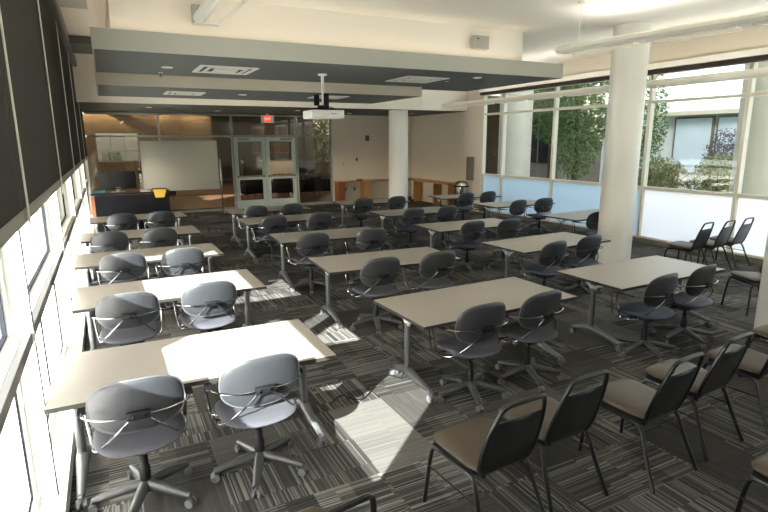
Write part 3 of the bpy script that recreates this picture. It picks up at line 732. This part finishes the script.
# ------------------------------------------------------------------ lobby beyond the partition
b = MB(); b.box(-5, 16, YF+.14, 30.2, -.12, -.005); b.box(5.2, 10.6, 30.2, 34, -.12, -.005); struct(b.build('floor_lobby', 'lobbyfloor', smooth=False))
b = MB(); b.box(-5, 16, YF+.14, 30.2, 4.0, 4.1); b.box(5.2, 10.6, 30.2, 34, 4.0, 4.1); struct(b.build('ceiling_lobby', 'lobbywall', smooth=False))
b = MB(); b.box(-5, -.3, 30, 30.2, 0, 4.0); b.box(-.3, 1.6, 30, 30.2, 0, 1.35); b.box(-.3, 1.6, 30, 30.2, 2.75, 4.0); b.box(1.6, 5.2, 30, 30.2, 0, 4.0); b.box(5.2, 10.6, 34, 34.2, 0, 4.0)
b.box(5.0, 5.2, 30.2, 34.2, 0, 4.); b.box(10.6, 10.8, 30, 34.2, 0, 4.); b.box(10.8, 13.2, 30, 30.2, 0, 1.1); b.box(13.2, 16, 30, 30.2, 0, 4.); b.box(10.8, 13.2, 30, 30.2, 3.7, 4.)
struct(b.build('wall_lobby', 'lobbywall', smooth=False))
b = MB(); b.box(-5.2, -5, YF+.14, 30.2, 0, 4.0); b.box(16, 16.2, YF+.14, 30.2, 0, 4.0); struct(b.build('wall_lobby_sides', 'lobbywall', smooth=False))
w = sroot('window_61', (10.8, 30, 1.1)); q = MB()
for x in (0, .78, 1.57, 2.36): q.box(x, x+.04, .05, .12, 0, 2.6)
q.build('frame', 'alu', w, smooth=False); MB().box(.02, 2.38, .08, .085, .02, 2.58).build('pane', 'glass_dim', w, smooth=False)
w = sroot('window_60', (-.3, 30, 1.35)); q = MB()
for x in (0, .62, 1.24, 1.86): q.box(x, x+.04, .05, .12, 0, 1.4)
for z in (.0, .5, 1.36): q.box(0, 1.9, .06, .11, z, z+.04)
q.build('frame', 'alu', w, smooth=False); MB().box(.02, 1.88, .08, .085, .02, 1.38).build('pane', 'glass_dim', w, smooth=False)
# stair stringer crossing the lobby
t = thing('staircase', 'brown stair stringer rising across the lobby behind the glass', 'staircase', (0, 24, 0))
q = MB(); q.bm.free(); q.bm = bmesh.new()
v = [q.bm.verts.new(c) for c in ((-.1, 0, 3.55), (.75, 0, 3.55), (2.9, 0, 2.3), (2.9, 0, 1.85))]; w_ = [q.bm.verts.new(x.co+Vector((0, .12, 0))) for x in v]
q.bm.faces.new(v); q.bm.faces.new(w_[::-1])
for k in range(4): q.bm.faces.new((v[k], w_[k], w_[(k+1) % 4], v[(k+1) % 4]))
q.build('stringer', 'stairbrown', t, smooth=False)
q = MB()
for k in range(8): q.box(.3+k*.3, .6+k*.3, .12, 1.1, 3.35-k*.185, 3.39-k*.185)
q.build('steps', 'wood_red', t, smooth=False)
# cove lights
for i, (x0, x1) in enumerate(((-2.2, 1.7), (2.4, 3.2), (3.7, 5.0))):
    t = thing('cove_light', 'warm strip light washing the lobby wall, '+['leftmost', 'middle', 'rightmost'][i]+' through the transom', 'light', ((x0+x1)/2, 29.7, 3.86))
    MB().box(-(x1-x0)/2, (x1-x0)/2, -.05, .05, 0, .06).build('housing', 'soffit_dark', t, smooth=False); MB().box(-(x1-x0)/2+.02, (x1-x0)/2-.02, -.03, .03, -.012, -.001).build('diffuser', 'cove', t, smooth=False)
# lounge chairs and reception desk in the lobby
def lounge(x, y, rz, label):
    t = thing('lounge_chair', label, 'chair', (x, y, -.005), rz, 'black lounge chairs in the lobby')
    MB().box(-.36, .36, -.34, .34, .24, .44, .04).build('seat', 'black', t); MB().box(-.36, .36, -.40, -.28, .36, .86, .04).build('backrest', 'black', t)
    for s in (-1, 1): MB().box(s*.40-.05, s*.40+.05, -.36, .34, .22, .62, .03).build('armrest', 'black', t)
    for sx in (-1, 1):
        for sy in (-1, 1): MB().cyl((sx*.33, sy*.28, 0), (sx*.33, sy*.28, .25), .02, 8).build('leg', 'steel', t)
lounge(5.15, 21.8, .3, 'black lounge chair seen through the left door glass'); lounge(6.5, 21.9, -.4, 'black lounge chair seen through the right door glass'); lounge(7.7, 22.0, .1, 'black lounge chair right of the doors beyond the glass')
lounge(1.9, 22.5, 1.2, 'black lounge chair behind the whiteboard stand beyond the glass')
t = thing('reception_desk', 'beige reception desk in the lobby seen through the right door', 'desk', (8.5, 29, -.005))
MB().box(-.9, .9, -.4, .4, 0, 1.25).build('body', 'wall', t, smooth=False); MB().box(-1, 1, -.45, .45, 1.25, 1.3, .01).build('desktop', 'wood', t)
t = thing('wall_painting', 'warm orange-brown panel on the lobby wall above the reception desk', 'panel', (9.4, 34.0, 2.4)); MB().box(-1.1, 1.1, -.04, 0, -.8, .8).build('board', 'wood_red', t, smooth=False); MB().box(-1.15, 1.15, -.02, 0, -.85, .85).build('frame', 'wood', t, smooth=False)
# side planter hedge line inside lobby
t = thing('planter', 'low dark planter of clipped green leaves in the lobby', 'planter', (9.6, 24, -.005))
MB().box(-3, 2.5, -.25, .25, 0, .55, .01).build('trough', 'black', t)
def leaves(n, box, size, seed, ell=True):
    rnd = random.Random(seed); q = MB(); (x0, x1), (y0, y1), (z0, z1) = box
    cx, cy, cz = (x0+x1)/2, (y0+y1)/2, (z0+z1)/2
    while n:
        u, v, w = [rnd.uniform(-1, 1) for _ in range(3)]
        if ell:
            r = u*u+v*v+w*w
            if r > 1 or r < .12: continue
        n -= 1
        p = Vector((cx+u*(x1-x0)/2, cy+v*(y1-y0)/2, cz+w*(z1-z0)/2))
        a = Vector((rnd.gauss(0, 1), rnd.gauss(0, 1), rnd.gauss(0, 1))).normalized(); c = a.cross(Vector((rnd.gauss(0, 1), rnd.gauss(0, 1), rnd.gauss(0, 1)))).normalized()
        s = size*rnd.uniform(.6, 1.4)
        q.bm.faces.new([q.bm.verts.new(p+d) for d in (a*s, c*s*.5, -a*s, -c*s*.5)])
    return q
o = leaves(900, ((-2.9, 2.4), (-.22, .22), (.5, .85)), .07, 3, False).build('foliage', 'leaf', t, smooth=False)
# seated person far back in the lobby
t = thing('person', 'dark-haired person in dark clothes seated far back in the lobby', 'person', (6.75, 30.2, -.005), .9)
def skin_fig(name, chains, mat, parent, lv=1):
    me = bpy.data.meshes.new(name); vs, es, rs = [], [], []
    for ch in chains:
        prev = None
        for c in ch:
            if isinstance(c, int): prev = c; continue
            vs.append(c[:3]); rs.append(c[3]); i = len(vs)-1
            if prev is not None: es.append((prev, i))
            prev = i
    me.from_pydata(vs, es, []); o = bpy.data.objects.new(name, me); C.objects.link(o)
    sk = o.modifiers.new('skin', 'SKIN'); sk.use_smooth_shade = True
    for i, r in enumerate(rs): me.skin_vertices[0].data[i].radius = (r, r)
    me.skin_vertices[0].data[0].use_root = True
    sb = o.modifiers.new('sub', 'SUBSURF'); sb.levels = lv; sb.render_levels = lv
    me2 = bpy.data.meshes.new_from_object(o.evaluated_get(bpy.context.evaluated_depsgraph_get()))
    bpy.data.objects.remove(o); bpy.data.meshes.remove(me)
    me2.name = name; me2.materials.clear(); me2.materials.append(M[mat])
    for p in me2.polygons: p.use_smooth = True
    o = bpy.data.objects.new(name, me2); C.objects.link(o); o.parent = parent; return o
body = [[(0, 0, .52, .14), (0, -.02, .70, .13), (0, -.02, .90, .15), (0, 0, 1.05, .10), (0, .02, 1.14, .055), (0, .04, 1.24, .085), (0, .045, 1.34, .085), (0, .04, 1.40, .06)],
        [0, (.10, .05, .50, .085), (.13, .42, .50, .065), (.13, .46, .30, .055), (.13, .44, .08, .04), (.13, .56, .04, .035)],
        [0, (-.10, .05, .50, .085), (-.13, .42, .50, .065), (-.13, .46, .30, .055), (-.13, .44, .08, .04), (-.13, .56, .04, .035)],
        [3, (.19, 0, 1.02, .065), (.24, .06, .78, .048), (.16, .30, .72, .036), (.12, .38, .72, .035)],
        [3, (-.19, 0, 1.02, .065), (-.24, .06, .78, .048), (-.16, .30, .72, .036), (-.12, .38, .72, .035)]]
skin_fig('body', body, 'skin', t)
cl = [[(0, 0, .52, .155), (0, -.02, .70, .145), (0, -.02, .90, .165), (0, 0, 1.06, .11)], [0, (.10, .05, .50, .10), (.13, .42, .50, .08), (.13, .46, .30, .066), (.13, .45, .10, .05)], [0, (-.10, .05, .50, .10), (-.13, .42, .50, .08), (-.13, .46, .30, .066), (-.13, .45, .10, .05)],
      [3, (.19, 0, 1.03, .078), (.24, .06, .78, .06), (.17, .28, .725, .046)], [3, (-.19, 0, 1.03, .078), (-.24, .06, .78, .06), (-.17, .28, .725, .046)]]
skin_fig('clothing', cl, 'cloth', t)
q = MB(); q.pad(.10, .10, .19, lambda u, v, w: Vector((u, .02+v*.9, 1.37+w*.7)), 2); q.build('hair', 'hair', t)
t = thing('bench', 'low dark bench under the seated person in the lobby', 'bench', (6.75, 30.2, -.005), .9)
MB().box(-.7, .7, -.25, .2, .28, .36, .02).build('seat', 'black', t)
for s in (-1, 1): MB().box(s*.6-.03, s*.6+.03, -.2, .15, 0, .28).build('leg', 'black', t)

# ------------------------------------------------------------------ outdoors
b = MB(); b.box(-40, XL-.15, -30, 60, -.3, -.02); struct(b.build('ground_left', 'paving', smooth=False))
b = MB(); b.box(XR+.3, 60, -30, YF, -.3, -.05); b.box(16.2, 60, YF, 60, -.3, -.05); b.box(-5.2, 16.2, 34.2, 60, -.3, -.05); b.box(10.8, 16.2, 30.2, 34.2, -.3, -.05); b.box(-5.2, 5.0, 30.2, 34.2, -.3, -.05); struct(b.build('ground_right', 'paving', smooth=False))
b = MB(); b.box(-3.2, XL-.16, 5.5, 22, 2.45, 2.6); struct(b.build('trim_added_sun_blocker', 'concrete', smooth=False))  # unseen slab added to keep direct sun off the far left windows
b = MB(); b.box(XL-.3, XR+.35, YB-.2, 30, ZC+.2, 9.4); struct(b.build('wall_added_shade_block', 'concrete', smooth=False))  # unseen block added above the room to shade the court at right
# white building across the court on the right
t = thing('stucco_building', 'pale building with tall blue-white windows outside the right glazing', 'building', (20, 0, -.05))
MB().box(0, 8, 9.5, 17.5, 0, 4.55).build('wall', 'stucco', t, smooth=False)
MB().box(-.35, 8.1, 9.3, 17.7, 4.55, 4.75).build('roof_edge', 'concrete', t, smooth=False)
MB().box(-.5, .0, 10.6, 14.6, 3.20, 3.34).build('ledge', 'concrete', t, smooth=False)
for y0, y1 in ((12.45, 14.0), (10.95, 12.35)):
    f = MB(); f.box(-.08, .02, y0, y1, 1.0, 3.15); f = f.build('window', 'grey', t, smooth=False)
    MB().box(-.10, -.08, y0+.08, y1-.08, 1.08, 3.08).build('pane', 'bluepanel', f, smooth=False)
MB().box(-.6, 0, 13.6, 15.2, .0, 1.0).build('planter_box', 'stucco', t, smooth=False)
MB().box(-1.2, .0, 9.6, 10.6, 0, 3.2).build('pier', 'stucco', t, smooth=False)
t = thing('stone_building', 'dark stone building behind trees outside the far right windows', 'building', (19.5, 0, -.05))
MB().box(0, 10, 19.6, 28.5, 0, 9).build('wall', 'darkbldg', t, smooth=False)
for y0 in (20.3, 22.4, 24.5): 
    f = MB().box(-.06, 0, y0, y0+1.3, 1.2, 3.6).build('window', 'black', t, smooth=False)
    MB().box(-.09, -.06, y0+.62, y0+.68, 1.2, 3.6).build('glazing_bar', 'grey', f, smooth=False)
def pillar(x, y, r, h, label):
    q = MB(); q.lathe([(r*1.05, 0), (r*1.05, .3), (r, .32), (r, h)], 32); o = q.build('exterior_pillar', 'concrete'); o.location = (x, y, -.05); tag(o, label, 'pillar')
pillar(14.2, 16.6, .62, 6, 'pale concrete pillar outside the far right window')
pillar(13.6, 7.3, .55, 6, 'grey concrete pillar outside, at the right edge of view')
b = MB(); b.box(11.2, 12.0, 16.2, 18.2, -.05, 5); tag(b.build('stone_pier', 'stucco', smooth=False), 'pale block wall seen through the farthest right window', 'wall')
def tree(x, y, h, r, n, mat, label, seed, size=.14, z0=.35):
    t = thing('tree', label, 'tree', (x, y, -.05))
    rnd = random.Random(seed); q = MB()
    q.tube(spline([(0, 0, 0), (.06, .03, h*.3), (-.04, .05, h*.6), (.02, 0, h*.92)], 4), [.13-.008*k for k in range(13)], 8)
    for k in range(9):
        a = rnd.uniform(0, 2*PI); z = h*rnd.uniform(.3, .75); l = r*rnd.uniform(.5, .85)
        q.tube(spline([(0, 0, z), (math.cos(a)*l*.5, math.sin(a)*l*.5, z+.25*l), (math.cos(a)*l, math.sin(a)*l, z+.6*l)], 3), [.045, .04, .035, .03, .024, .018, .012], 6)
    q.build('trunk', 'bark', t)
    leaves(n, ((-r, r), (-r, r), (h*z0, h)), size, seed).build('foliage', mat, t, smooth=False)
tree(17.5, 13.7, 5.5, .95, 6000, 'leaf', 'tall slim green tree at the corner of the pale building', 11, .055, .10)
tree(16.3, 15.5, 6.5, 1.15, 9000, 'leaf', 'large green tree outside the middle right windows', 12, .065, .12)
tree(17.9, 18.5, 7.0, 1.35, 7000, 'leaf', 'darker green tree beside the pillar outside the right windows', 13, .07, .3)
def bush(x, y, h, r, n, mat, label, seed, size=.045):
    t = thing('bush', label, 'bush', (x, y, -.05)); q = MB()
    for k in range(7):
        a = k*.9; q.tube([(0, 0, 0), (math.cos(a)*r*.35, math.sin(a)*r*.35, h*.4), (math.cos(a)*r*.7, math.sin(a)*r*.7, h*.75)], [.03, .02, .01], 6)
    q.build('stem', 'bark', t); leaves(n, ((-r, r), (-r, r), (.05, h)), size, seed).build('foliage', mat, t, smooth=False)
bush(16.2, 11.6, 1.75, .8, 4500, 'leaf2', 'round olive-green bush below the pale building windows', 21)
bush(16.4, 9.9, 1.9, .8, 4000, 'leaf2', 'olive bush at the right end of the pale building', 22)
bush(18.0, 10.8, 2.7, .65, 2500, 'leaf3', 'dusky purple-leaved shrub in front of the blue-white window', 23)
bush(.35, 33.0, 2.0, .7, 900, 'leaf', 'dark shrub outside the far lobby window left of the whiteboard', 25, .07)
bush(13.2, 34.0, 4.6, 1.9, 5000, 'leaf2', 'sunlit shrub outside the lobby seen past the doors', 24, .09)

# ------------------------------------------------------------------ light
SUN = Vector((1, .88, -.63)).normalized()
sd = bpy.data.lights.new('sun', 'SUN'); sd.energy = 42; sd.angle = .009; sd.color = (1, .99, .97)
so = bpy.data.objects.new('sun', sd); C.objects.link(so); so.rotation_euler = SUN.to_track_quat('-Z', 'Y').to_euler(); so.location = (-10, -8, 10)
W = bpy.data.worlds.new('World'); SC.world = W; W.use_nodes = True; nt = W.node_tree; nt.nodes.clear()
wo = nt.nodes.new('ShaderNodeOutputWorld'); bg = nt.nodes.new('ShaderNodeBackground'); sk = nt.nodes.new('ShaderNodeTexSky')
sk.sky_type = 'NISHITA'; sk.sun_disc = False; sk.sun_elevation = math.radians(25); sk.sun_rotation = math.atan2(-SUN.x, -SUN.y); sk.air_density = 1.0; sk.dust_density = 3.0
bg.inputs[1].default_value = .95
hs = nt.nodes.new('ShaderNodeHueSaturation'); hs.inputs['Saturation'].default_value = .55
nt.links.new(sk.outputs[0], hs.inputs['Color']); nt.links.new(hs.outputs[0], bg.inputs[0]); nt.links.new(bg.outputs[0], wo.inputs[0])
def area(x, y, z, sx, sy, e, col, up=False, nm='lamp'):
    l = bpy.data.lights.new(nm, 'AREA'); l.shape = 'RECTANGLE'; l.size = sx; l.size_y = sy; l.energy = e; l.color = col
    o = bpy.data.objects.new(nm, l); C.objects.link(o); o.location = (x, y, z); o.rotation_euler = (PI if up else 0, 0, 0); return o
WARM = (1, .95, .87)
for x, y0, y1, z in ((1.17, -3, 6.4, 3.56), (7.0, -3, 6.4, 3.56), (9.4, -3, 14, 3.28)):
    area(x, (y0+y1)/2, z+.10, .12, y1-y0, (5 if x > 9 else 10)*(y1-y0), WARM, True, 'pendant_uplight')
    area(x, (y0+y1)/2, z-.068, .12, y1-y0, 2.5*(y1-y0), WARM, False, 'pendant_downlight')
area(3.5, 8.0, 3.68, 6.8, .12, 7, (1, .86, .68), True, 'cove_lamp')
area(.11, 10.2, 3.68,   .12, 4.2, 4, (1, .86, .68), True, 'cove_lamp_side')
area(3.0, 13.6, 3.45, 6.0, .3, 16, (1, .84, .64), True, 'cove_lamp_rear')
def spot(x, y, z, e, col=(1, .80, .55), ang=95):
    l = bpy.data.lights.new('downlight_lamp', 'SPOT'); l.energy = e; l.color = col; l.spot_size = math.radians(ang); l.spot_blend = .6; l.shadow_soft_size = .06
    o = bpy.data.objects.new('downlight_lamp', l); C.objects.link(o); o.location = (x, y, z-.02)
for x, y in ((1.2, 16.3), (3.2, 17.3), (5.4, 16.3), (7.6, 17.4), (9.6, 16.6)): spot(x, y, 3.2, 34)
for x, y in ((6.24, 8.40), (1.0, 9.25)): spot(x, y, 3.4, 35)
for x in (1, 5.5, 10): area(x, 25, 3.95, 1.2, 1.2, 55, (1, .82, .6), False, 'lobby_lamp')

# ------------------------------------------------------------------ camera
f_px = 536.93; yaw, pit, roll = math.radians(27.07), math.radians(12.073), math.radians(-.341)
cy, sy, cp, sp = math.cos(yaw), math.sin(yaw), math.cos(pit), math.sin(pit)
F = Vector((sy*cp, cy*cp, -sp)); R = Vector((cy, -sy, 0)); U = R.cross(F)
R2 = R*math.cos(roll)+U*math.sin(roll); U2 = -R*math.sin(roll)+U*math.cos(roll)
cd = bpy.data.cameras.new('camera'); cd.sensor_width = 36; cd.lens = f_px/768*36; cd.clip_start = .05; cd.clip_end = 200
co = bpy.data.objects.new('camera', cd); C.objects.link(co)
mat = Matrix((R2, U2, -F)).transposed().to_4x4(); mat.translation = Vector((0, 0, 2.2666)); co.matrix_world = mat
SC.camera = co
vs = SC.view_settings; vs.view_transform = 'Standard'; vs.look = 'None'; vs.gamma = 1; vs.use_curve_mapping = False; vs.exposure = 0.0
SC.cycles.use_denoising = True
SC.cycles.max_bounces = 10; SC.cycles.transparent_max_bounces = 16; SC.cycles.caustics_reflective = False
